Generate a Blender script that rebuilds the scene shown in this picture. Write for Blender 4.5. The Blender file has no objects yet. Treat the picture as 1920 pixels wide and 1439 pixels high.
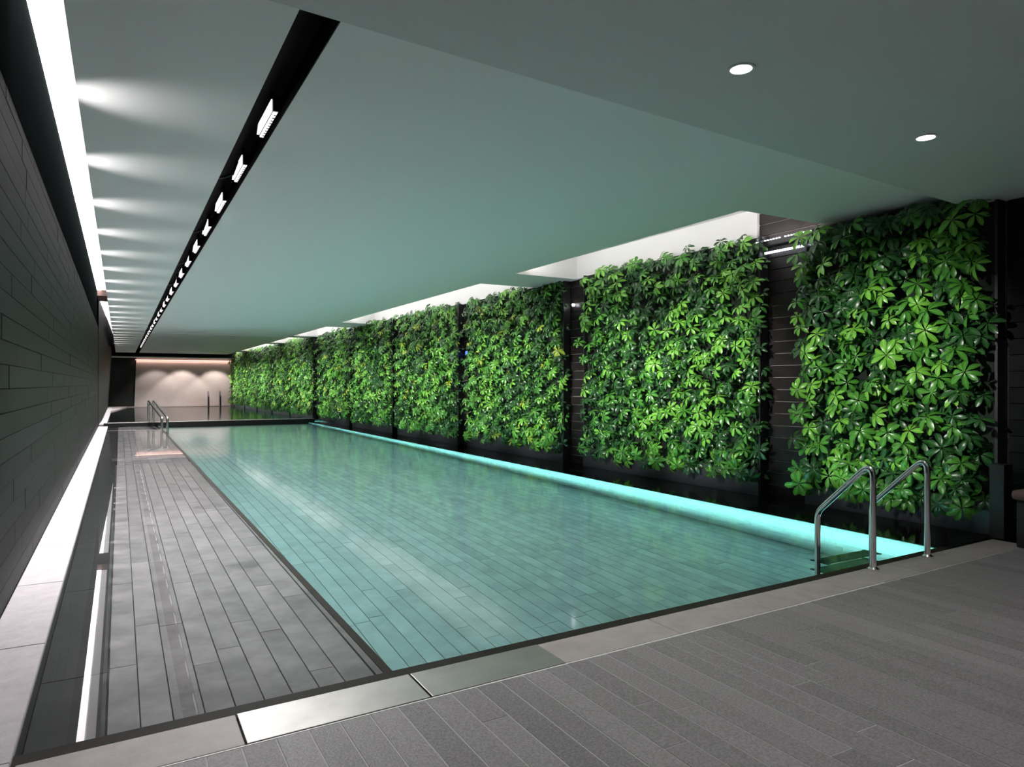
import bpy, bmesh, math, random
import numpy as np
from mathutils import Vector, Matrix
R = random.Random(7)
sc = bpy.context.scene
COL = sc.collection

# ------------------------------------------------------------------ camera
H = 1.25
cd = bpy.data.cameras.new('camera'); cam = bpy.data.objects.new('camera', cd); COL.objects.link(cam)
cam.location = (0, 0, H); cam.rotation_euler = (math.pi/2, 0, -math.atan(735/1317))
cd.sensor_width = 36; cd.lens = 36*1317/1920; cd.shift_y = 1.5/1920; cd.clip_start = 0.05; cd.clip_end = 200
sc.camera = cam
# ------------------------------------------------------------------ world, exposure
w = bpy.data.worlds.new('world'); sc.world = w; w.use_nodes = True
w.node_tree.nodes['Background'].inputs[0].default_value = (0.6, 0.68, 0.66, 1)
w.node_tree.nodes['Background'].inputs[1].default_value = 0.02
sc.view_settings.view_transform = 'Standard'; sc.view_settings.look = 'None'
sc.view_settings.gamma = 1; sc.view_settings.use_curve_mapping = False
sc.view_settings.exposure = 0.32

# ------------------------------------------------------------------ main dimensions
CZ = H + 1.34*H          # ceiling underside 2.925
WX = -0.56               # dark tiled wall beside the kerb
CX = -0.215              # ceiling edge beside the light cove
SX0, SX1 = 0.70, 0.89    # slot in the ceiling
HX = 5.23                # ceiling edge at the openings over the plants
YW = 24.0                # weir
YF = 43.5                # far wall
WATER = -0.018
PX = 5.55                # right side of the pool
SHX = -0.045             # shelf / dark channel joint
DX = 1.05                # drop from shelf into pool
SHZ, PZ = -0.14, -1.10   # shelf and pool floor
def Xp(y): return 6.35 - 0.02*(y-5)      # front of the plant troughs
def Yin(x): return 2.815 + 0.04*x        # pool side of the coping
def Yout(x): return 2.560 + 0.04*x       # deck side of the coping
LAMP_Y = [5.05 + 1.355*k for k in range(27)]
PANELS = [(3.15,5.01),(5.60,8.99),(9.53,12.99),(13.42,16.89),(17.27,20.60),(20.86,24.29),
          (25.13,28.50),(28.68,31.85),(32.10,35.25),(35.52,38.58),(38.87,41.90),(42.20,43.35)]
HOLES = [(4.83,9.27),(10.45,18.9),(20.46,24.9),(25.8,29.4),(30.4,37.3),(38.6,42.4)]

# ------------------------------------------------------------------ lamps of the place, with some added lights
def lamp(name, kind, loc, power, color=(1,1,1), direction=(0,0,-1), caustic=False, **kw):
    d = bpy.data.lights.new(name, kind); d.energy = power; d.color = color
    for k, v in kw.items(): setattr(d, k, v)
    if caustic: d.cycles.is_caustics_light = True
    if kind == 'SPOT': d.cycles.use_multiple_importance_sampling = False
    o = bpy.data.objects.new(name, d); COL.objects.link(o); o.location = loc
    if kind == 'AREA' and direction[1] == 0: o.rotation_euler = (0, math.atan2(-direction[0], -direction[2]), 0)
    else: o.rotation_euler = Vector(direction).to_track_quat('-Z', 'Y').to_euler()
    return o
P_SLOT, P_PLANT, P_SCAL, P_DOWN, P_COVE, P_POOL = 300, 1350, 11, 52, 150, 165
for k, y in enumerate(LAMP_Y):
    if y < 24.5:
        lamp('slot_floodlight', 'SPOT', (0.80, y+0.28, 2.905), P_SLOT, (1, .97, .97), (0.10, 0, -1), True, spot_size=math.radians(116), spot_blend=.5, shadow_soft_size=.05)
    else: lamp('slot_floodlight', 'SPOT', (0.80, y+0.28, 2.905), P_SLOT, (1, .97, .97), (0.10, 0, -1), False, spot_size=math.radians(116), spot_blend=.5, shadow_soft_size=.05)
for y in [4.72 + 1.40*k for k in range(26)]:  # added spots without fixtures, make the glow lobes along the ceiling edge
        lamp('added_ceiling_wash', 'SPOT', (-0.42, y, CZ-0.27), P_SCAL, (1, .98, .98), (1, 0, 0.6), spot_size=math.radians(75), spot_blend=1, shadow_soft_size=.03)
for k, (a, b) in enumerate(PANELS):  # extra spots added to brighten the plants, no fixtures of their own
    n = 1 if k in (0, 11) else 2
    for i in range(n):
        y = a + (b-a)*(i+.5)/n
        lamp('added_plant_light', 'SPOT', (0.86, y-0.6, CZ-0.02), P_PLANT*(.75 if k == 0 else 1.1 if k < 6 else 1.6), (1, .99, .93), (Xp(y)-0.86, 0.6, -1.6), False,
             spot_size=math.radians(27), spot_blend=.8, shadow_soft_size=.05)
for (x, y) in [(2.66, 2.46), (4.41, 2.58), (0.9, 2.3), (1.2, -0.3), (3.0, 0.2), (4.9, 0.4), (-0.2, 0.6)]:
    lamp('downlight_beam', 'SPOT', (x, y, 2.77), P_DOWN, (1, .97, .96), (0, 0, -1), spot_size=math.radians(115), spot_blend=.9, shadow_soft_size=.06)
lamp('cove_strip', 'AREA', (-0.505, 23.4, 3.845), P_COVE, (1, .96, .97), (0, 0, -1), False, shape='RECTANGLE', size=.10, size_y=37, spread=math.radians(50))
lamp('underwater_strip', 'AREA', (PX-0.40, 13.4, -0.34), P_POOL, (.42, 1, .94), (1, 0, -.05), False, shape='RECTANGLE', size=.06, size_y=20.6, spread=math.radians(125))
lamp('underwater_strip', 'AREA', (PX-0.30, 33.5, -0.02), P_POOL*.3, (.30, 1, .93), (1, 0, -.6), False, shape='RECTANGLE', size=.06, size_y=18)
for x, p in ((1.75, 90), (3.05, 210), (4.75, 210)):
    lamp('far_wall_spot', 'SPOT', (x, YF-1.1, 2.62), p, (1, .84, .79), (0, .36, -1), spot_size=math.radians(88), spot_blend=.35, shadow_soft_size=.12)
lamp('far_cove_strip', 'AREA', (3.2, YF-0.06, 2.56), 9, (1, .62, .52), (0, .1, -1), shape='RECTANGLE', size=5, size_y=.04)
for a, b in HOLES:
    lamp('opening_strip', 'AREA', (HX+0.12, (a+b)/2, CZ+0.09), 4.5*(b-a), (1, .97, .95), (.6, 0, 1), shape='RECTANGLE', size=.05, size_y=(b-a)-.2)

# ------------------------------------------------------------------ materials
MATS = {}
def mat(name, base=(.5,.5,.5), rough=.5, metal=0, spec=.5, emit=None, estr=0, noise=None, rnd=0, bump=None, tint2=None):
    """noise=(scale, amount): cloudy tone; rnd: tone change from piece to piece; bump=(scale, strength): fine relief"""
    m = bpy.data.materials.new(name); m.use_nodes = True; nt = m.node_tree; N = nt.nodes; L = nt.links
    b = N['Principled BSDF']; b.inputs['Roughness'].default_value = rough; b.inputs['Metallic'].default_value = metal
    b.inputs['Specular IOR Level'].default_value = spec
    b.inputs['Base Color'].default_value = (*base, 1)
    if emit: b.inputs['Emission Color'].default_value = (*emit, 1); b.inputs['Emission Strength'].default_value = estr
    geo = N.new('ShaderNodeNewGeometry')
    if noise or rnd:
        hsv = N.new('ShaderNodeHueSaturation'); hsv.inputs['Color'].default_value = (*base, 1)
        v = N.new('ShaderNodeMath'); v.operation = 'ADD'; v.inputs[0].default_value = 1
        acc = v
        if noise:
            pos = geo.outputs['Position']
            if rnd:
                oi = N.new('ShaderNodeObjectInfo'); sc_ = N.new('ShaderNodeMath'); sc_.operation = 'MULTIPLY'; sc_.inputs[1].default_value = 30
                L.new(oi.outputs['Random'], sc_.inputs[0]); va = N.new('ShaderNodeVectorMath'); va.operation = 'ADD'
                L.new(pos, va.inputs[0]); L.new(sc_.outputs[0], va.inputs[1]); pos = va.outputs[0]
            t = N.new('ShaderNodeTexNoise'); t.inputs['Scale'].default_value = noise[0]; t.inputs['Detail'].default_value = 6
            t.inputs['Roughness'].default_value = .62; L.new(pos, t.inputs['Vector'])
            mr = N.new('ShaderNodeMapRange'); mr.inputs['From Min'].default_value = .3; mr.inputs['From Max'].default_value = .7
            mr.inputs['To Min'].default_value = -noise[1]; mr.inputs['To Max'].default_value = noise[1]
            L.new(t.outputs['Fac'], mr.inputs['Value']); L.new(mr.outputs[0], v.inputs[1])
        else: v.inputs[1].default_value = 0
        if rnd:
            oi2 = N.new('ShaderNodeObjectInfo'); mr2 = N.new('ShaderNodeMapRange')
            mr2.inputs['To Min'].default_value = -rnd; mr2.inputs['To Max'].default_value = rnd
            L.new(oi2.outputs['Random'], mr2.inputs['Value'])
            a2 = N.new('ShaderNodeMath'); a2.operation = 'ADD'; L.new(v.outputs[0], a2.inputs[0]); L.new(mr2.outputs[0], a2.inputs[1]); acc = a2
        L.new(acc.outputs[0], hsv.inputs['Value']); L.new(hsv.outputs[0], b.inputs['Base Color'])
    if bump:
        t2 = N.new('ShaderNodeTexNoise'); t2.inputs['Scale'].default_value = bump[0]; t2.inputs['Detail'].default_value = 4
        L.new(geo.outputs['Position'], t2.inputs['Vector'])
        bp = N.new('ShaderNodeBump'); bp.inputs['Strength'].default_value = bump[1]; bp.inputs['Distance'].default_value = .004
        L.new(t2.outputs['Fac'], bp.inputs['Height']); L.new(bp.outputs[0], b.inputs['Normal'])
    MATS[name] = m
    return m
mat('deck_tile', (.165,.155,.160), .5, noise=(110,.42), rnd=.16, bump=(160,.5))
mat('deck_grout', (.36,.35,.35), .8)
mat('shelf_tile', (.29,.27,.278), .5, noise=(4,.36), rnd=.12)
mat('shelf_grout', (.03,.03,.03), .8)
mat('pool_tile', (.45,.43,.435), .5, noise=(4,.22), rnd=.09)
mat('pool_grout', (.08,.09,.09), .8)
mat('pool_wall_tile', (.72,.76,.76), .5, noise=(6,.15), rnd=.10)
mat('channel_tile', (.030,.033,.033), .5, noise=(5,.25), rnd=.15)
mat('nosing', (.016,.015,.012), .6, spec=.1, noise=(8,.3))
mat('kerb_stone', (.36,.335,.345), .55, noise=(12,.12), rnd=.06, bump=(120,.3))
mat('coping_stone', (.27,.245,.235), .5, noise=(7,.15), rnd=.06, bump=(140,.25))
mat('brushed_steel', (.40,.385,.37), .42, 1.0, noise=(5,.12))
mat('black_gap', (.008,.008,.008), .6)
mat('wall_tile', (.009,.0105,.0105), .5, spec=.07, noise=(6,.3), rnd=.2, bump=(90,.35))
mat('wall_backing', (.010,.011,.011), .6)
mat('right_tile', (.022,.018,.018), .35, spec=.25, noise=(5,.25), rnd=.15)
mat('right_backing', (.65,.58,.56), .7)
mat('white_paint', (.82,.80,.795), .75)
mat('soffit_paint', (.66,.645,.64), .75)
mat('slot_black', (.009,.009,.009), .6, spec=.2)
mat('fascia_dark', (.008,.010,.010), .9, spec=0)
mat('far_plaster', (.40,.37,.355), .8, noise=(2,.06))
mat('dark_opening', (.006,.008,.009), .7)
mat('lamp_black', (.012,.012,.013), .4)
mat('lens_glow', (1,1,1), .3, emit=(1,.95,.96), estr=1.1)
mat('bulb_glow', (1,1,1), .3, emit=(1,1,1), estr=14)
mat('lens_bar', (.5,.46,.47), .4)
mat('pink_glow', (1,1,1), .4, emit=(1,.55,.45), estr=2.2)
mat('led_glow', (1,1,1), .3, emit=(.80,.86,1), estr=5)
mat('blue_glow', (.1,.2,1), .3, emit=(.10,.22,1), estr=1.2)
mat('cove_glow', (1,1,1), .5, emit=(1,.94,.955), estr=1.0)
mat('cove_strip', (1,1,1), .5, emit=(1,.94,.955), estr=9)
mat('white_trim', (.75,.75,.75), .35)
mat('chrome', (.90,.87,.86), .16, 1.0)
mat('tread_dark', (.03,.035,.035), .5)
mat('trough', (.045,.045,.056), .4)
mat('post_metal', (.05,.05,.052), .4, .6)
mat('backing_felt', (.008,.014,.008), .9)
mat('cushion', (.16,.10,.085), .8, bump=(200,.3))
mat('bench_dark', (.010,.010,.011), .6)
def leafmat(name, base):
    m = bpy.data.materials.new(name); m.use_nodes = True; nt = m.node_tree; N = nt.nodes; L = nt.links
    b = N['Principled BSDF']; b.inputs['Roughness'].default_value = .30; b.inputs['Specular IOR Level'].default_value = .5
    at = N.new('ShaderNodeAttribute'); at.attribute_name = 'rib'
    mx = N.new('ShaderNodeMix'); mx.data_type = 'RGBA'
    mx.inputs['A'].default_value = (*base, 1); mx.inputs['B'].default_value = (base[0]*1.7+.03, base[1]*1.35+.04, base[2]*1.5+.015, 1)
    pw = N.new('ShaderNodeMath'); pw.operation = 'POWER'; pw.inputs[1].default_value = 5
    L.new(at.outputs['Fac'], pw.inputs[0]); L.new(pw.outputs[0], mx.inputs['Factor'])
    L.new(mx.outputs['Result'], b.inputs['Base Color'])
    MATS[name] = m
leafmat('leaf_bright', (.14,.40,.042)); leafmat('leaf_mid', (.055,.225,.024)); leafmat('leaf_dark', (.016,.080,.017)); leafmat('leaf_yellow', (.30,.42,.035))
LEAFM = ['leaf_bright','leaf_mid','leaf_dark','leaf_yellow']
def watermat(name, tint, rough=0):
    m = bpy.data.materials.new(name); m.use_nodes = True; nt = m.node_tree; N = nt.nodes; L = nt.links
    N.remove(N['Principled BSDF']); out = N['Material Output']
    rf = N.new('ShaderNodeBsdfRefraction'); rf.inputs['IOR'].default_value = 1.33; rf.inputs['Roughness'].default_value = 0
    rf.inputs['Color'].default_value = (*tint, 1)
    gl = N.new('ShaderNodeBsdfGlossy'); gl.inputs['Roughness'].default_value = rough
    fr = N.new('ShaderNodeFresnel'); fr.inputs['IOR'].default_value = 1.33
    mx = N.new('ShaderNodeMixShader'); L.new(fr.outputs[0], mx.inputs[0]); L.new(rf.outputs[0], mx.inputs[1]); L.new(gl.outputs[0], mx.inputs[2])
    L.new(mx.outputs[0], out.inputs['Surface'])
    MATS[name] = m
watermat('pool_water', (.70,.955,.94), .08)
watermat('shelf_water', (.97,.985,.98))

# ------------------------------------------------------------------ mesh helpers
class MB:
    def __init__(s): s.v = []; s.f = []; s.mi = []; s.cur = 0
    def box(s, x0, x1, y0, y1, z0, z1): return s.hexa([(x0,y0,z0),(x1,y0,z0),(x1,y1,z0),(x0,y1,z0),(x0,y0,z1),(x1,y0,z1),(x1,y1,z1),(x0,y1,z1)])
    def hexa(s, p):
        n = len(s.v); s.v += [tuple(q) for q in p]
        for f in ((3,2,1,0),(4,5,6,7),(0,1,5,4),(1,2,6,5),(2,3,7,6),(3,0,4,7)): s.f.append(tuple(n+i for i in f)); s.mi.append(s.cur)
        return s
    def quadslab(s, q, z0, z1):   # q: four (x,y) counter-clockwise
        return s.hexa([(x,y,z0) for x,y in q] + [(x,y,z1) for x,y in q])
    def disc(s, c, r, z0, z1, n=24, r2=None):
        k = len(s.v); r2 = r if r2 is None else r2
        for z, rr in ((z0, r), (z1, r2)):
            for i in range(n): a = 2*math.pi*i/n; s.v.append((c[0]+rr*math.cos(a), c[1]+rr*math.sin(a), z))
        for i in range(n): j = (i+1) % n; s.f.append((k+i,k+j,k+n+j,k+n+i)); s.mi.append(s.cur)
        s.f.append(tuple(k+n-1-i for i in range(n))); s.mi.append(s.cur); s.f.append(tuple(k+n+i for i in range(n))); s.mi.append(s.cur)
        return s
    def ring(s, c, r0, r1, z0, z1, n=28):
        k = len(s.v)
        for rr, z in ((r0,z0),(r1,z0),(r1,z1),(r0,z1)):
            for i in range(n): a = 2*math.pi*i/n; s.v.append((c[0]+rr*math.cos(a), c[1]+rr*math.sin(a), z))
        for q in range(4):
            for i in range(n):
                j = (i+1) % n; q2 = (q+1) % 4
                s.f.append((k+q*n+i, k+q2*n+i, k+q2*n+j, k+q*n+j)); s.mi.append(s.cur)
        return s
    def tube(s, pts, r, n=14, corner=0.0):
        P = [Vector(p) for p in pts]
        if corner:
            Q = [P[0]]
            for i in range(1, len(P)-1):
                c = corner[i-1] if isinstance(corner, (list, tuple)) else corner
                a = (P[i-1]-P[i]).normalized(); b = (P[i+1]-P[i]).normalized()
                for t in [j/8 for j in range(9)]:
                    Q.append((P[i]+a*c)*(1-t)**2 + P[i]*2*t*(1-t) + (P[i]+b*c)*t*t)
            Q.append(P[-1]); P = Q
        k = len(s.v); ref = None
        for i, p in enumerate(P):
            d = ((P[i+1]-p) if i == 0 else (p-P[i-1]) if i == len(P)-1 else (P[i+1]-P[i-1])).normalized()
            if ref is None: ref = d.orthogonal().normalized()
            ref = (ref - d*ref.dot(d)).normalized(); b = d.cross(ref)
            for j in range(n):
                a = 2*math.pi*j/n; s.v.append(tuple(p + r*(math.cos(a)*ref + math.sin(a)*b)))
        for i in range(len(P)-1):
            for j in range(n):
                j2 = (j+1) % n; s.f.append((k+i*n+j, k+i*n+j2, k+(i+1)*n+j2, k+(i+1)*n+j)); s.mi.append(s.cur)
        s.f.append(tuple(k+n-1-j for j in range(n))); s.f.append(tuple(k+(len(P)-1)*n+j for j in range(n))); s.mi += [s.cur]*2
        return s
    def build(s, name, mats, parent=None, smooth=False, bevel=0, loc=None):
        me = bpy.data.meshes.new(name); me.from_pydata(s.v, [], s.f)
        for m in ([mats] if isinstance(mats, str) else mats): me.materials.append(MATS[m])
        if max(s.mi, default=0): me.polygons.foreach_set('material_index', s.mi)
        if smooth: me.shade_smooth() if hasattr(me, 'shade_smooth') else None
        if smooth == 'auto': me.set_sharp_from_angle(angle=math.radians(40))
        me.update()
        o = bpy.data.objects.new(name, me); COL.objects.link(o)
        if bevel:
            b = o.modifiers.new('edge', 'BEVEL'); b.width = bevel; b.segments = 2; b.limit_method = 'ANGLE'
        if loc: o.location = loc
        if parent: o.parent = parent
        return o
def tag(o, label=None, cat=None, group=None, kind=None):
    if label: o['label'] = label
    if cat: o['category'] = cat
    if group: o['group'] = group
    if kind: o['kind'] = kind
    return o
def empty(name, label, cat, loc=(0,0,0), group=None, kind=None):
    o = bpy.data.objects.new(name, None); o.empty_display_size = .1; COL.objects.link(o); o.location = loc
    return tag(o, label, cat, group, kind)
def structure(o, label, cat): return tag(o, label, cat, None, 'structure')

# a tile with slightly eased upper edges, unit size, lying in +z; copies are scaled
def unit_tile():
    e = .012
    v = [(0,0,0),(1,0,0),(1,1,0),(0,1,0),(0,0,.85),(1,0,.85),(1,1,.85),(0,1,.85),(e,e*.1,1),(1-e,e*.1,1),(1-e,1-e*.1,1),(e,1-e*.1,1)]
    f = [(0,1,5,4),(1,2,6,5),(2,3,7,6),(3,0,4,7),(4,5,9,8),(5,6,10,9),(6,7,11,10),(7,4,8,11),(8,9,10,11)]
    return v, f
TV, TF = unit_tile()
TILE_ME = {}
def tile(name, m, parent, x, y, z, sx, sy, sz, rot=None):
    key = (name, m)
    if key not in TILE_ME:
        me = bpy.data.meshes.new(name); me.from_pydata(TV, [], TF); me.materials.append(MATS[m]); me.update(); TILE_ME[key] = me
    o = bpy.data.objects.new(name, TILE_ME[key]); COL.objects.link(o)
    o.location = (x, y, z); o.scale = (sx, sy, sz)
    if rot: o.rotation_euler = rot
    o.parent = parent
    return o
class TileMass:      # far tiles of the same kind, joined
    def __init__(s): s.v = []; s.f = []
    def add(s, x, y, z, sx, sy, sz, rot=None):
        n = len(s.v); M = None
        if rot:
            from mathutils import Euler
            M = Euler(rot).to_matrix()
        for p in TV:
            q = Vector((p[0]*sx, p[1]*sy, p[2]*sz))
            if M: q = M @ q
            s.v.append((x+q.x, y+q.y, z+q.z))
        s.f += [tuple(n+i for i in f) for f in TF]
    def build(s, name, m, parent):
        if not s.v: return
        me = bpy.data.meshes.new(name); me.from_pydata(s.v, [], s.f); me.materials.append(MATS[m]); me.update()
        o = bpy.data.objects.new(name, me); COL.objects.link(o); o.parent = parent; o['kind'] = 'stuff'
def lay(specs, name, m, parent, mass_name, limit=300):
    """specs: (distance, args); the nearest become tiles of their own, the rest one joined part"""
    specs.sort(key=lambda t: t[0]); tm = TileMass()
    for i, (d, a) in enumerate(specs):
        if i < limit: tile(name, m, parent, *a)
        else: tm.add(*a)
    tm.build(mass_name, m, parent)

# ------------------------------------------------------------------ floor: deck of long tiles
deck = MB().quadslab([(-1.2,-3.2),(7.6,-3.2),(7.6,Yout(7.6)),(-1.2,Yout(-1.2))], -.30, -.0012).build('floor', 'deck_grout')
structure(deck, 'dark grey deck floor of long narrow tiles beside the pool', 'floor')
T = .1145; G = .0035; TL = 1.5
sp = []
x = 0.938 - 14*T
while x < 7.0:
    yend = Yout(x+T/2) - .012; y = yend - R.uniform(.25, TL); first = True
    while yend > -1.6:
        sp.append((math.hypot(x-2.2, yend-2.2), (x+G/2, y+G/2, -.03, T-G, yend-y-G, .03+R.uniform(0,.0012))))
        yend = y; y -= TL
    x += T
lay(sp, 'deck_tile', 'deck_tile', deck, 'deck_tiles_behind')

# coping along the near edge
cop = MB().quadslab([(-.62,Yout(-.62)-.01),(6.4,Yout(6.4)-.01),(6.4,Yin(6.4)),(-.62,Yin(-.62))], -.35, -.035).build('trim_1', 'black_gap')
structure(cop, 'coping of brown grey stone slabs along near end of pool', 'coping')
def slab(x0, x1, z=0, dy0=.004, dy1=0): return MB().quadslab([(x0,Yout(x0)+dy0),(x1,Yout(x1)+dy0),(x1,Yin(x1)-dy1),(x0,Yin(x0)-dy1)], -.034, z)
for a, b in [(-.30,.380),(1.750,2.455),(2.460,3.15),(3.155,3.90),(3.905,4.66),(4.665,5.40),(5.405,6.15)]:
    slab(a, b).build('coping_slab', 'coping_stone', cop, bevel=.003)
s1 = slab(.386, 1.083, .002).build('steel_cover', 'brushed_steel', bevel=.002); tag(s1, 'brushed steel cover set in coping, end nearest the dark tiled wall', 'cover')
s2 = slab(1.092, 1.745, .002).build('steel_cover', 'brushed_steel', bevel=.002); tag(s2, 'brushed steel cover set in coping at pool corner, between other cover and stone', 'cover')
# thin light line between coping and deck tiles
gl = MB()
gl.quadslab([(-.3,Yout(-.3)-.010),(4.2,Yout(4.2)-.010),(4.2,Yout(4.2)-.004),(-.3,Yout(-.3)-.004)], -.03, .001)
o = gl.build('coping_edge_strip', 'white_trim', cop)

# ------------------------------------------------------------------ shelf (shallow part) and dark channel
shelf = MB().box(-.33, DX, 2.5, YW, PZ-.2, SHZ-.012).build('pool_shelf', 'shelf_grout')
structure(shelf, 'shallow pool shelf of long grey tiles just under clear water', 'pool shelf')
sp = []; x = SHX; n = 0
while x + T < .985:
    y = Yin(x)+.085 ; ln = R.uniform(.3, TL)
    while y < YW-.02:
        y1 = min(y+ln, YW-.02)
        sp.append((math.hypot(x, y), (x+G/2, y+G/2, SHZ-.03, T-G, y1-y-G, .03+R.uniform(0,.002)))); y = y1; ln = TL
    x += T
lay(sp, 'shelf_tile', 'shelf_tile', shelf, 'shelf_tiles_far')
XN = 1.008
y = Yin(1)+.085
while y < YW-.02:      # narrow tiles that close the last row against the rim
    y1 = min(y+TL, YW-.02); tile('shelf_tile', 'shelf_tile', shelf, x+G/2, y+G/2, SHZ-.03, XN-x-G, y1-y-G, .03); y = y1
MB().quadslab([(XN+.003,Yin(XN)+.03),(1.05,Yin(1.05)+.03),(1.05,YW-.02),(XN+.003,YW-.02)], SHZ-.05, WATER+.003).build('shelf_rim', 'nosing', shelf)
ed = MB().quadslab([(-.32,Yin(-.32)-.02),(PX+.02,Yin(PX)-.02),(PX+.02,Yin(PX)+.095),(-.32,Yin(-.32)+.095)], PZ-.1, -.010)
ed.build('edge_strip', 'nosing', cop)
channel = MB().box(-.31, SHX-.003, 2.5, YW, SHZ-.2, SHZ-.016).build('trim_2', 'black_gap')
structure(channel, 'dark tiled channel under water between pale kerb and grey shelf', 'channel')
y = Yin(-.2)+.08; ln = .8
while y < YW-.02:
    y1 = min(y+ln, YW-.02); tile('channel_tile', 'channel_tile', channel, -.305, y+.002, SHZ-.03, SHX-.003+.305, y1-y-.004, .03); y = y1; ln = 1.5
# pale kerb along the wall
kerb = MB().box(WX-.02, -.335, 1.5, YW, -.6, -.03).build('trim_3', 'black_gap')
structure(kerb, 'pale stone kerb along foot of dark tiled wall', 'kerb')
y = 1.6; ln = 1.22; k = 0
while y < YW-.02:
    y1 = min(y+ln, YW-.02); g = .012 if k % 4 == 2 else .004
    tile('kerb_stone', 'kerb_stone', kerb, WX+.004, y+g/2, -.03, -.315-WX-.004, y1-y-g, .036); y = y1; k += 1
MB().box(WX-.06, -.31, 1.2, 2.56, -.03, .0).build('kerb_end', 'coping_stone', kerb)

# ------------------------------------------------------------------ pool basin
pool = MB().box(DX-.05, PX+.3, 2.5, YW, PZ-.3, PZ-.012).build('pool_floor', 'pool_grout')
structure(pool, 'deep pool floor of long narrow tiles seen through teal water', 'pool floor')
sp = []; x = DX
while x < PX-.02:
    y = Yin(x)+.03; ln = R.uniform(.2, TL)
    while y < YW-.02:
        y1 = min(y+ln, YW-.02)
        sp.append((math.hypot(x, y), (x+G/2, y+G/2, PZ-.03, min(T, PX-x)-G, y1-y-G, .03+R.uniform(0,.002)))); y = y1; ln = TL
    x += T
lay(sp, 'pool_tile', 'pool_tile', pool, 'pool_tiles_far')
pw = MB().box(PX+.012, PX+.3, 2.5, YW, PZ-.2, -.045).build('wall_pool', 'pool_grout')
structure(pw, 'underwater side wall of pool washed by bright cyan light', 'wall')
sp = []; z = PZ
while z < -.07:
    y = Yin(PX); ln = R.uniform(.3, 1.2)
    while y < YW-.02:
        y1 = min(y+ln, YW-.02)
        sp.append((y, (PX+.03, y+G/2, z+G/2, min(T, -.05-z)-G, y1-y-G, .03+R.uniform(0,.002), (0,-math.pi/2,0)))); y = y1; ln = 1.2
    z += T
lay(sp, 'pool_wall_tile', 'pool_wall_tile', pw, 'pool_wall_tiles_far')
lip = MB().box(PX-.012, 7.0, 2.9, YW, -.044, -.034).build('trim_4', 'nosing')
structure(lip, 'dark submerged ledge between pool edge and plant troughs', 'ledge')
MB().box(PX-.02, PX-.008, 3.05, YW, -.048, -.020).build('ledge_edge', 'wall_tile', lip)
# second pool beyond the weir
pool2 = MB().box(-.6, 7.0, YW+.1, YF+.3, -.9, -.55).build('pool_floor', 'channel_tile')
structure(pool2, 'dark floor of second pool beyond the black weir', 'pool floor')
weir = empty('weir', 'long low black weir wall between the two pools', 'weir', (2.5, YW, 0))
weir.location = (0,0,0)
MB().box(-.42, 5.75, YW, YW+.16, -1.3, .085).build('weir_wall', 'slot_black', weir)
MB().box(-.42, 5.75, YW-.015, YW+.18, .086, .102).build('weir_cap', 'coping_stone', weir)
# kerb of the second pool
k2 = MB().box(-.62, -.36, YW+.18, YF-.1, -.5, .05).build('trim_5', 'kerb_stone')
structure(k2, 'pale kerb beside second pool beyond the weir', 'kerb')
ld = MB().hexa([(-.36,36.2,-.5),(.35,YF-.5,-.5),(.35,YF+.1,-.5),(-.36,YF+.1,-.5),(-.36,36.2,.05),(.35,YF-.5,.05),(.35,YF+.1,.05),(-.36,YF+.1,.05)]).build('trim_6', 'coping_stone')
structure(ld, 'slanting low ledge at far corner of second pool before black doorway', 'ledge')
ld2 = MB().box(.3, 6.2, YF-.5, YF+.1, -.5, .04).build('trim_7', 'coping_stone')
structure(ld2, 'low ledge at foot of pale far wall', 'ledge')

# water bodies
def water(name, q, z0, z1, label, m='pool_water'):
    b0 = MB().quadslab(q, z0, z1); b1 = MB()
    for f in b0.f:          # faces kept apart, so smooth shading leaves every face truly flat
        n = len(b1.v); b1.v += [b0.v[i] for i in f]; b1.f.append((n, n+1, n+2, n+3)); b1.mi.append(0)
    o = b1.build(name, m, smooth=True); tag(o, label, 'water', None, 'structure'); return o
RX = 1.05     # pool side of the dark rim between shelf and pool
w1 = water('water', [(RX-.03,Yin(RX)+.085),(6.9,Yin(6.9)+.085),(6.9,YW+.01),(RX-.03,YW+.01)], -1.6, WATER, 'still teal water filling the near pool')
w3 = water('water', [(-.33,Yin(-.33)+.085),(RX-.04,Yin(RX)+.085),(RX-.04,YW+.01),(-.33,YW+.01)], -.6, WATER, 'clear shallow water over grey shelf and dark channel', 'shelf_water')
w2 = water('water', [(-.45,YW+.14),(6.9,YW+.14),(6.9,YF+.1),(-.45,YF+.1)], -.8, .005, 'still dark water of second pool beyond the weir')
w1.cycles.is_caustics_caster = True; w3.cycles.is_caustics_caster = True
for o in [o for o in bpy.data.objects if o.type == 'MESH' and (o in (shelf, channel, pool, pw) or o.parent in (shelf, channel, pool, pw))]:
    o.cycles.is_caustics_receiver = True

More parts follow.
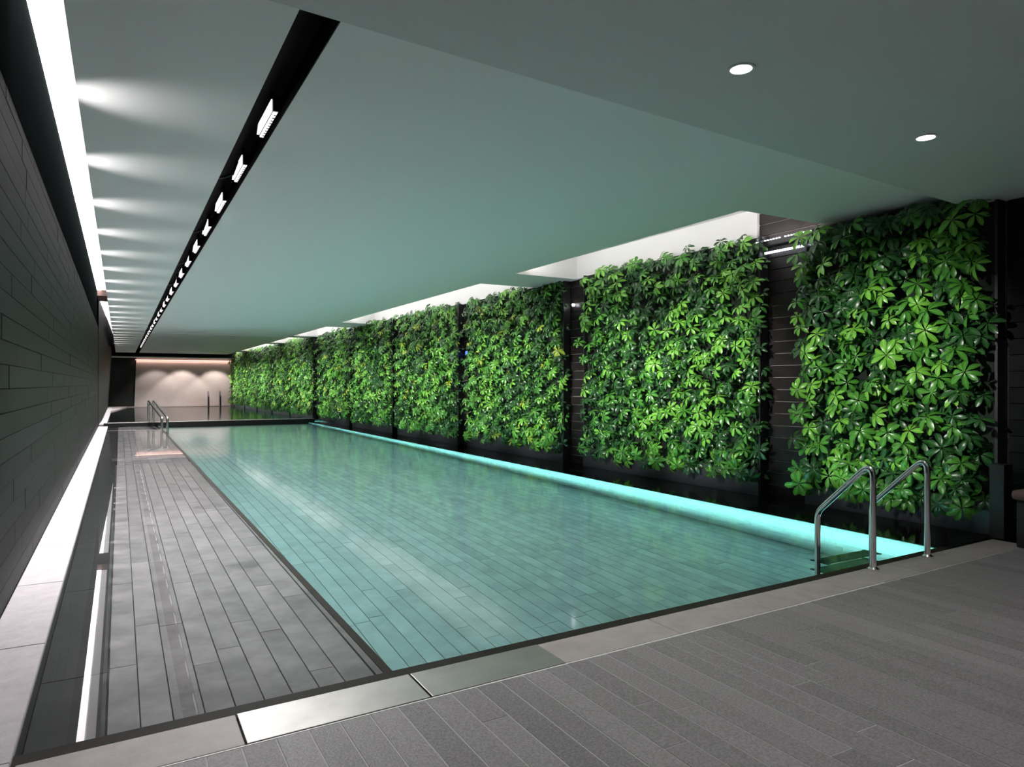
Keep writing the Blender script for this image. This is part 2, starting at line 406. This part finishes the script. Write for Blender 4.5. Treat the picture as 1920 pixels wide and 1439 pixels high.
# ------------------------------------------------------------------ left wall
wl = MB().box(WX-.4, WX-.012, -3.2, YW, -.6, 4.1).build('wall_left', 'wall_backing')
structure(wl, 'tall dark wall of long horizontal tiles beside the kerb', 'wall')
sp = []; z = .0; WT = .136; FZ = H+1.34*H
while z < FZ-.02:
    y = 1.4 - R.uniform(0, TL); ln = TL
    while y < YW-.02:
        y1 = min(y+ln, YW-.02)
        if y1 > 1.6: sp.append((y, (WX-.026, y+.002, z+WT-.002, WT-.004, y1-y-.004, .026+R.uniform(0,.003), (0, math.pi/2, 0)))); 
        y = y1
    z += WT
lay(sp, 'wall_tile', 'wall_tile', wl, 'wall_tiles_far')
MB().box(WX-.3, WX+.005, -3.2, YW, FZ+.012, 3.86).build('cove_fascia', 'fascia_dark', wl)
MB().box(WX-.1, WX+.02, YW-.03, YW+.30, -.2, 2.95).build('wall_reveal', 'dark_opening', wl)
wl2 = MB().hexa([(WX-.4,YW+.25,-.5),(WX+.01,YW+.25,-.5),(WX-.02,YF,-.5),(WX-.4,YF,-.5),(WX-.4,YW+.25,4.1),(WX+.01,YW+.25,4.1),(WX+.26,YF,4.1),(WX-.4,YF,4.1)]).build('wall_left', 'wall_tile')
structure(wl2, 'dark leaning wall beside second pool', 'wall')

# ------------------------------------------------------------------ ceilings
ceil = empty('ceiling', 'long white flat ceiling over the pool', 'ceiling', kind='structure')
TH = .07
def cslab(x0, x1, y0, y1, z=CZ, name='ceiling_panel', th=TH): return MB().box(x0, x1, y0, y1, z, z+th).build(name, 'white_paint', ceil)
Y0c, YS = 2.6, 25.5
cslab(CX, SX0, Y0c, YS); cslab(CX+.015, SX0, YS, YF-1.6, CZ-.012)
cslab(SX1, HX, Y0c, YS); cslab(SX1, HX, YS, YF-1.6, CZ-.012)
prev = Y0c
for a, b in HOLES + [(YF-1.6, YF-1.6)]:
    cslab(HX, 7.2, prev, a, name='ceiling_return')
    prev = b
    if b > a: MB().hexa([(Xp(a)+.10,a+(.9 if a < 5 else 0),2.93),(Xp(a)+.16,a+(.9 if a < 5 else 0),2.93),(Xp(b)+.16,b,2.93),(Xp(b)+.10,b,2.93)]+[(Xp(a)+.10,a+(.9 if a < 5 else 0),3.3),(Xp(a)+.16,a+(.9 if a < 5 else 0),3.3),(Xp(b)+.16,b,3.3),(Xp(b)+.10,b,3.3)]).build('opening_back', 'white_paint', ceil)
    if b > a:
        for y in (a, b): MB().box(HX, 7.2, y-(0.03 if y == a else .002), y+(0.03 if y == b else .002), CZ+.001, CZ+.36).build('opening_side', 'white_paint', ceil)
        MB().box(HX-.03, HX, a, b, CZ+.004, CZ+.36).build('opening_side', 'white_paint', ceil)
        MB().box(HX-.05, 7.25, a-.05, b+.05, CZ+.36, CZ+.40).build('opening_top', 'white_paint', ceil)
# slot trough
slot = empty('trim_8', 'black recessed slot running along the ceiling', 'ceiling slot', kind='structure')
for x0, x1 in ((SX0-.012, SX0), (1.05, 1.062)): MB().box(x0, x1, Y0c, 41.2, CZ+.072, CZ+.48).build('slot_side', 'slot_black', slot)
MB().box(SX1-.004, SX1, Y0c, 41.2, CZ+.004, CZ+.072).build('slot_edge', 'slot_black', slot); MB().box(SX0, SX0+.004, Y0c, 41.2, CZ+.004, CZ+.072).build('slot_edge', 'slot_black', slot)
MB().box(SX0-.012, 1.062, Y0c, 41.2, CZ+.48, CZ+.50).build('slot_top', 'slot_black', slot)
for y in [6.35+2.43*k for k in range(14)]:      # curved conduit clips across the slot
    b = MB(); b.tube([(SX0+.005,y,CZ+.06),(SX0+.06,y,CZ+.07),(SX0+.13,y-.02,CZ+.10),(SX1-.03,y-.08,CZ+.20)], .012, 8)
    b.build('slot_bracket', 'lamp_black', slot, smooth=True)
# low soffit over the deck
SZ = 2.80
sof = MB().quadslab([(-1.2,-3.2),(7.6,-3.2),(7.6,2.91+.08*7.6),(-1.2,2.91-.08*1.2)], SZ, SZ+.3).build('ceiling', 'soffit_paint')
structure(sof, 'lower white soffit over the deck with round downlights', 'ceiling')
# roof void over everything
rv = MB().box(-1.5, 8.2, -3.4, YF+1.5, 4.05, 4.15).build('ceiling', 'wall_backing')
structure(rv, 'dark roof void above the ceilings', 'ceiling')
# light cove above the wall
cg = MB().box(WX+.006, -.315, 1.2, YF-1.2, 3.862, 3.90).build('cove_light', 'cove_glow')
tag(cg, 'long continuous pinkish white light strip in cove above dark wall', 'light')
MB().box(WX+.008, -.455, 1.2, YF-1.2, 3.850, 3.861).build('diode_strip', 'cove_strip', cg)
MB().box(-.20, -.17, 1.2, YF-1.2, CZ+.08, 4.05).build('cove_side', 'white_paint', ceil)
cb = MB().box(WX+.01, -.205, 22.5, 24.0, 3.70, 3.86).build('cove_block', 'cushion'); tag(cb, 'brown block interrupting the cove light strip over the wall', 'block')
# far bulkhead
MB().box(-.9, 6.6, YF-1.6, YF-1.45, CZ-.20, CZ+.4).build('ceiling_bulkhead', 'fascia_dark', ceil)  # dark colour paints in the shade on the bulkhead
MB().box(-.9, 6.6, YF-1.45, YF-.25, CZ-.24, CZ-.14).build('ceiling_panel', 'white_paint', ceil)

# ------------------------------------------------------------------ far wall
fw = MB().hexa([(.66,YF,-.6),(6.4,YF,-.6),(6.4,YF+.3,-.6),(.66,YF+.3,-.6),(.80,YF,3.2),(6.4,YF,3.2),(6.4,YF+.3,3.2),(.80,YF+.3,3.2)]).build('wall_far', 'far_plaster')
structure(fw, 'pale plaster wall at far end glowing pink', 'wall')
dr = MB().hexa([(-.9,YF+.1,-.6),(.66,YF+.1,-.6),(.66,YF+.3,-.6),(-.9,YF+.3,-.6),(-.9,YF+.1,3.2),(.80,YF+.1,3.2),(.80,YF+.3,3.2),(-.9,YF+.3,3.2)]).build('door_1', 'dark_opening')
structure(dr, 'black doorway left of the pale far wall', 'doorway')
pk = MB().box(.72, 5.7, YF-.10, YF-.03, 2.575, 2.60).build('far_cove_light', 'pink_glow'); tag(pk, 'thin pink light strip along top of pale far wall', 'light')

# ------------------------------------------------------------------ right wall, back walls
def wallx(y): return Xp(y)+.15
wr = MB().hexa([(wallx(2.0)+.012,3.15,-.6),(wallx(2)+.4,3.15,-.6),(wallx(YF)+.4,YF+.3,-.6),(wallx(YF)+.012,YF+.3,-.6),
                (wallx(2.0)+.012,3.15,4.1),(wallx(2)+.4,3.15,4.1),(wallx(YF)+.4,YF+.3,4.1),(wallx(YF)+.012,YF+.3,4.1)]).build('wall_right', 'right_backing')
structure(wr, 'dark brown tiled wall seen in gaps between the plant panels', 'wall')
ra = math.atan(.02)
for i in range(len(PANELS)-1):
    a, b = PANELS[i][1]+.02-.35, PANELS[i+1][0]-.02+.9
    if i >= 7: break
    z = -.03
    while z < 3.3:
        tile('wall_tile', 'right_tile', wr, wallx(a)+.030, a, z+.004, .136-.010, b-a, .022, (0, -math.pi/2, ra)); z += .136
side = MB().box(6.55, 6.9, -3.2, 3.15, -.4, 4.1).build('wall_right', 'wall_backing')
structure(side, 'dark tiled side wall beside the deck at end of first plant panel', 'wall')
z = 0
while z < 2.8:
    y = 3.13
    for ln in (.55, 1.2, 1.2): tile('wall_tile', 'wall_tile', side, 6.55, y-ln+.002, z+.002, .132, ln-.004, .02, (0, -math.pi/2, 0)); y -= ln
    z += .136
bk = MB().box(-1.2, 7.6, -3.4, -3.2, -.3, 4.1).build('wall_back', 'white_paint'); structure(bk, 'plain pale wall behind the deck', 'wall')
lw = MB().box(-1.4, -1.2, -3.4, 1.5, -.3, 4.1).build('wall_near', 'wall_backing'); structure(lw, 'dark wall behind the viewer at side of deck', 'wall')

# ------------------------------------------------------------------ plants
def rosette_geo(rng, scale=1.0, n=None):
    """palmate leaf: 6-8 folded, drooping leaflets round a centre, facing +z"""
    n = n or rng.choice((6,7,7,8)); V = []; F = []; RB = []
    a0 = rng.uniform(0, 6.28)
    for i in range(n):
        a = a0 + 6.283*i/n + rng.uniform(-.14,.14); L = scale*rng.uniform(.115,.155); W = L*rng.uniform(.19,.23); dr = rng.uniform(.30,.80); up = rng.uniform(.05,.30)
        ca, sa = math.cos(a), math.sin(a); k = len(V)
        prof = [(.05,.0),(.22,.30),(.48,.82),(.72,1.0),(.90,.66),(1.0,.0)]
        for t, wv in prof:
            r = t*L; zz = up*L*t - dr*L*t*t; wid = W*wv; fold = wid*.35
            for s in ((-1,0,1) if wv else (0,)):
                px, py = r*ca - s*wid*sa, r*sa + s*wid*ca
                V.append((px, py, zz + (fold if s else 0))); RB.append(0 if s else 1)
        # indices: 0 | 1,2,3 | 4,5,6 | 7,8,9 | 10,11,12 | 13
        F += [(k,k+2,k+1),(k,k+3,k+2)]
        for j in (1,4,7): F += [(k+j,k+j+1,k+j+4,k+j+3),(k+j+1,k+j+2,k+j+5,k+j+4)]
        F += [(k+10,k+11,k+13),(k+11,k+12,k+13)]
    return V, F, RB
LEAF_VARIANTS = []
for vi in range(16):
    V, F, RB = rosette_geo(R)
    LEAF_VARIANTS.append((np.array(V), F, RB))
LEAF_ME = {}
def leaf_mesh(vi, mi):
    if (vi, mi) not in LEAF_ME:
        V, F, RB = LEAF_VARIANTS[vi]
        me = bpy.data.meshes.new('leaf'); me.from_pydata(V.tolist(), [], F); me.materials.append(MATS[LEAFM[mi]])
        at = me.attributes.new('rib', 'FLOAT', 'POINT'); at.data.foreach_set('value', [float(r) for r in RB]); me.shade_smooth(); me.update()
        LEAF_ME[(vi, mi)] = me
    return LEAF_ME[(vi, mi)]
def orient(rng, droop):
    out = Vector((-1, rng.gauss(-.12,.38), rng.gauss(droop,.42))).normalized()
    q = out.to_track_quat('Z', 'Y'); return q @ Matrix.Rotation(rng.uniform(0, 6.28), 4, 'Z').to_quaternion()
ORD = ['first','second','third','fourth','fifth','sixth','seventh','eighth','ninth','tenth','eleventh','twelfth']
def living_wall(k, a, b):
    rng = random.Random(100+k)
    if k == 0: lab = 'leafy green plant panel behind the chrome pool ladder, nearest the deck'
    elif k == 11: lab = 'narrow last plant panel touching the pale far wall'
    else: lab = 'leafy green plant panel on long side wall, %s from the deck' % ORD[k]
    xa, xb = Xp(a), Xp(b)
    root = empty('living_wall', lab, 'plant panel', (xa, a, -.03), 'plant panels along the long side wall')
    def P(d, y, z): return (Xp(y)+d-xa, y-a, z+.03)
    def pb(d0, d1, y0, y1, z0, z1): return MB().hexa([P(d0,y0,z0),P(d1,y0,z0),P(d1,y1,z0),P(d0,y1,z0),P(d0,y0,z1),P(d1,y0,z1),P(d1,y1,z1),P(d0,y1,z1)])
    pb(0, .145, a+.01, b-.01, -.03, .27).build('planter_trough', 'trough', root, bevel=.004)
    top = 2.90 if k == 0 else 3.04
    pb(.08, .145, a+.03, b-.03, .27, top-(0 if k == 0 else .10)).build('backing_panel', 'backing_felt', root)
    for y0, y1 in ((a, a+.022), (b-.022, b)): pb(.02, .145, y0, y1, -.03, top-.10).build('side_post', 'post_metal', root)
    # leaves: back layer joined, front layer one by one
    area = (b-a)*(top-.25)
    zb = .28; step = .150 if k == 0 else .138 if k < 6 else .155
    pts = []
    for layer, (dep, jit) in enumerate(((.05, .04), (-.04, .08))):
        y = a+(.13 if k == 0 else .05)
        while y < b-.03:
            z = zb
            while z < top-.05:
                yy = y+rng.uniform(-.5,.5)*step*1.1; zz = z+rng.uniform(-.5,.5)*step*1.1
                pts.append((layer, dep-(.10 if k == 0 else 0)+rng.uniform(-jit,jit)-.05*(layer and rng.random() < .35), yy, zz))
                z += step
            y += step
    for i in range(int((b-a)*9)):     # hanging fringe over the trough
        pts.append((1, rng.uniform(-.12,-.02), rng.uniform(a+(.15 if k == 0 else .04),b-.04), rng.uniform(.18,.30)))
    V = []; F = []; RB = []; MI = []; n0 = 0
    front = [p for p in pts if p[0] == 1]; rng.shuffle(front)
    nsep = 300 if k < 8 else 0
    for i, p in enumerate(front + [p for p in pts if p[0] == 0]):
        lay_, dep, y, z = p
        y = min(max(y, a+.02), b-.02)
        # front: young pale leaves and old dark ones; back layer darkened to paint shade
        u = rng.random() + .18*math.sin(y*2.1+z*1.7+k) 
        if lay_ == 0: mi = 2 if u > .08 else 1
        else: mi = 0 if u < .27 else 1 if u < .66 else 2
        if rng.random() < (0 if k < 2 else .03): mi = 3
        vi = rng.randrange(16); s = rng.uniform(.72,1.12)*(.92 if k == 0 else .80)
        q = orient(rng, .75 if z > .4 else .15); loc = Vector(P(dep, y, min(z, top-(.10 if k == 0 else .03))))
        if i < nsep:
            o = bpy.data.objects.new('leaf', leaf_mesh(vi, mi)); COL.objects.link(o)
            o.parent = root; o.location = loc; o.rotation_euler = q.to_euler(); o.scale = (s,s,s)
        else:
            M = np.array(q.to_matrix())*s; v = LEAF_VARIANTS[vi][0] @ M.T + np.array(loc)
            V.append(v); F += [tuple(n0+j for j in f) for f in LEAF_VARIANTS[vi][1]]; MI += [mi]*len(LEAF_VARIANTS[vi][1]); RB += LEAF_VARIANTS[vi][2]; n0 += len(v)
    me = bpy.data.meshes.new('foliage'); me.from_pydata(np.concatenate(V).tolist(), [], F)
    for m in LEAFM: me.materials.append(MATS[m])
    me.polygons.foreach_set('material_index', MI)
    at = me.attributes.new('rib', 'FLOAT', 'POINT'); at.data.foreach_set('value', [float(r) for r in RB]); me.shade_smooth(); me.update()
    o = bpy.data.objects.new('foliage', me); COL.objects.link(o); o.parent = root; o['kind'] = 'stuff'
for k, (a, b) in enumerate(PANELS): living_wall(k, a, b)

# ------------------------------------------------------------------ ladders and handrail
lad = empty('pool_ladder', 'chrome two-rail pool ladder on coping beside the deck', 'ladder', (4.42, 2.95, 0), 'pool ladders')
for dx in (0, .67):
    dy = dx*.04
    MB().tube([(dx,dy-.01,.0),(dx,dy-.01,.735),(dx,dy+.42,.325),(dx,dy+.42,-.75)], .0205, 16, (.13,.05)).build('rail', 'chrome', lad, smooth='auto')
    f = MB(); f.disc((dx,dy-.01), .040, .0, .012, 24, .040); f.disc((dx,dy-.01), .036, .012, .024, 24, .024); f.build('flange', 'chrome', lad, smooth='auto')
for z in (-.13, -.38, -.62):
    t = MB(); t.box(.02, .045, .35, .50, z-.012, z+.012); t = t.build('tread', 'tread_dark', lad)
    MB().box(.625, .65, .35, .50, z-.012, z+.012).build('tread_end', 'tread_dark', t)
    for j in range(4): MB().box(.046, .624, .36+.034*j, .388+.034*j, z-.008, z+.012).build('slat', 'tread_dark', t)
lad2 = empty('pool_ladder', 'small dark ladder rails before the pale far wall', 'ladder', (4.35, YF-.6, .04), 'pool ladders')
for dx in (0, .62): MB().tube([(dx,.1,0),(dx,.1,.86),(dx,-.25,.5),(dx,-.25,-.4)], .03, 10, (.12,.06)).build('rail', 'post_metal', lad2, smooth='auto')
for z in (-.15, -.35): MB().box(.0, .62, -.29, -.21, z, z+.02).build('tread', 'tread_dark', lad2)
hr = empty('handrail', 'chrome handrail sloping down from weir into the shallow shelf', 'handrail', (.76, YW-.25, 0))
for dx in (0, .13):
    MB().tube([(dx,.3,.105),(dx,.3,.74),(dx+.20,-3.2,.37),(dx+.20,-3.2,-.2)], .034, 12, (.08,.05)).build('rail', 'chrome', hr, smooth='auto')
MB().box(-.05, .18, .26, .34, .104, .118).build('base_plate', 'chrome', hr)
MB().box(.0, .13, .285, .315, .40, .43).build('cross_bar', 'chrome', hr)

# ------------------------------------------------------------------ lamps in the slot
NUM = 'first second third fourth fifth sixth seventh eighth ninth tenth eleventh twelfth thirteenth fourteenth fifteenth sixteenth seventeenth eighteenth nineteenth twentieth'.split()
NUM += ['twenty-'+n for n in NUM[:9]] + ['thirtieth', 'thirty-first']
def slot_light():
    root = bpy.data.objects.new('floodlight', None); COL.objects.link(root)
    MB().box(-.005, .052, 0, .42, .0, .085).build('housing', 'lamp_black', root, bevel=.003)
    MB().hexa([(-.022,.02,.003),(-.006,.02,.003),(-.006,.41,.003),(-.022,.41,.003),(-.012,.02,.07),(-.006,.02,.07),(-.006,.41,.07),(-.012,.41,.07)]).build('side_lens', 'lens_glow', root)
    MB().box(-.002, .050, .01, .41, -.010, -.001).build('lens', 'lens_glow', root)
    b = MB()
    for j in range(9): b.box(.008, .040, .03+.042*j, .040+.042*j, -.014, -.0105)
    b.build('lens_louvre', 'lens_bar', root)['kind'] = 'stuff'
    MB().box(.012, .035, .15, .27, .086, .165).build('mount', 'lamp_black', root)
    return root
proto = slot_light(); kids = list(proto.children)
for i, y in enumerate(LAMP_Y):
    if i == 0: r = proto
    else:
        r = proto.copy(); COL.objects.link(r)
        for ch in kids: c = ch.copy(); COL.objects.link(c); c.parent = r
    r.location = (.930, y, CZ+.22); r.scale = (1.05,1.35,1.25)
    tag(r, 'black floodlight in ceiling slot, %s from the deck end' % NUM[i], 'light', 'floodlights in the ceiling slot')

def downlight(x, y, label):
    root = empty('downlight', label, 'light', (x, y, SZ), 'round downlights in the soffit')
    MB().ring((0,0), .052, .066, -.006, .002).build('trim_ring', 'white_trim', root, smooth='auto')
    MB().disc((0,0), .052, -.004, .0, 28).build('lens', 'bulb_glow', root)
downlight(2.66, 2.46, 'round recessed downlight in soffit, higher and larger of the two')
downlight(4.41, 2.58, 'round recessed downlight in soffit, nearer the plant panels')

# ------------------------------------------------------------------ small lamps in the gaps, bench
lb = empty('led_bar', 'dark bar with rows of white diodes between first two plant panels', 'light', (wallx(5.2)-.05, 5.02, 2.86))
MB().box(-.03, .02, -.06, .95, -.035, .02).build('housing', 'lamp_black', lb)
for half in (0, 1):
    for j in range(9): MB().disc((-.031+.0, -.04+half*.40+.040*j), .011, .021, .030, 8).build('diode', 'led_glow', lb)
MB().box(-.02, .0, -.06, .95, -.125, -.105).build('strip', 'led_glow', lb)
lamp('led_bar_light', 'AREA', (wallx(5.2)-.09, 5.3, 2.91), 1.5, (1,.86,.9), (.4,0,1), shape='RECTANGLE', size=.03, size_y=.8)
wl_ = MB().disc((0,0), .022, 0, .03, 12).build('wall_lamp', 'bulb_glow', loc=(wallx(9.3)-.02, 9.4, 2.53)); wl_.rotation_euler = (0,-math.pi/2,0)
tag(wl_, 'tiny white lamp on dark wall between second and third plant panels', 'light')
bl_ = MB().box(-.01,.02,-.05,.05,-.04,.04).build('wall_lamp', 'blue_glow', loc=(wallx(13.1)-.02, 13.25, 1.9))
tag(bl_, 'small blue lamp on dark wall between third and fourth plant panels', 'light')
bn = empty('bench', 'dark built-in bench with brown cushion at edge of deck', 'bench', (6.0, 2.2, 0))
MB().box(-.0, .5, -1.5, .62, 0, .36).build('base', 'bench_dark', bn, bevel=.01)
MB().box(-.03, .5, -1.5, .65, .362, .44).build('cushion', 'cushion', bn, bevel=.03)
pb_ = MB().box(6.20, 6.34, 3.0, 3.11, .0, .60).build('end_post', 'bench_dark', bevel=.004); tag(pb_, 'short dark post at deck end of first plant panel', 'post')
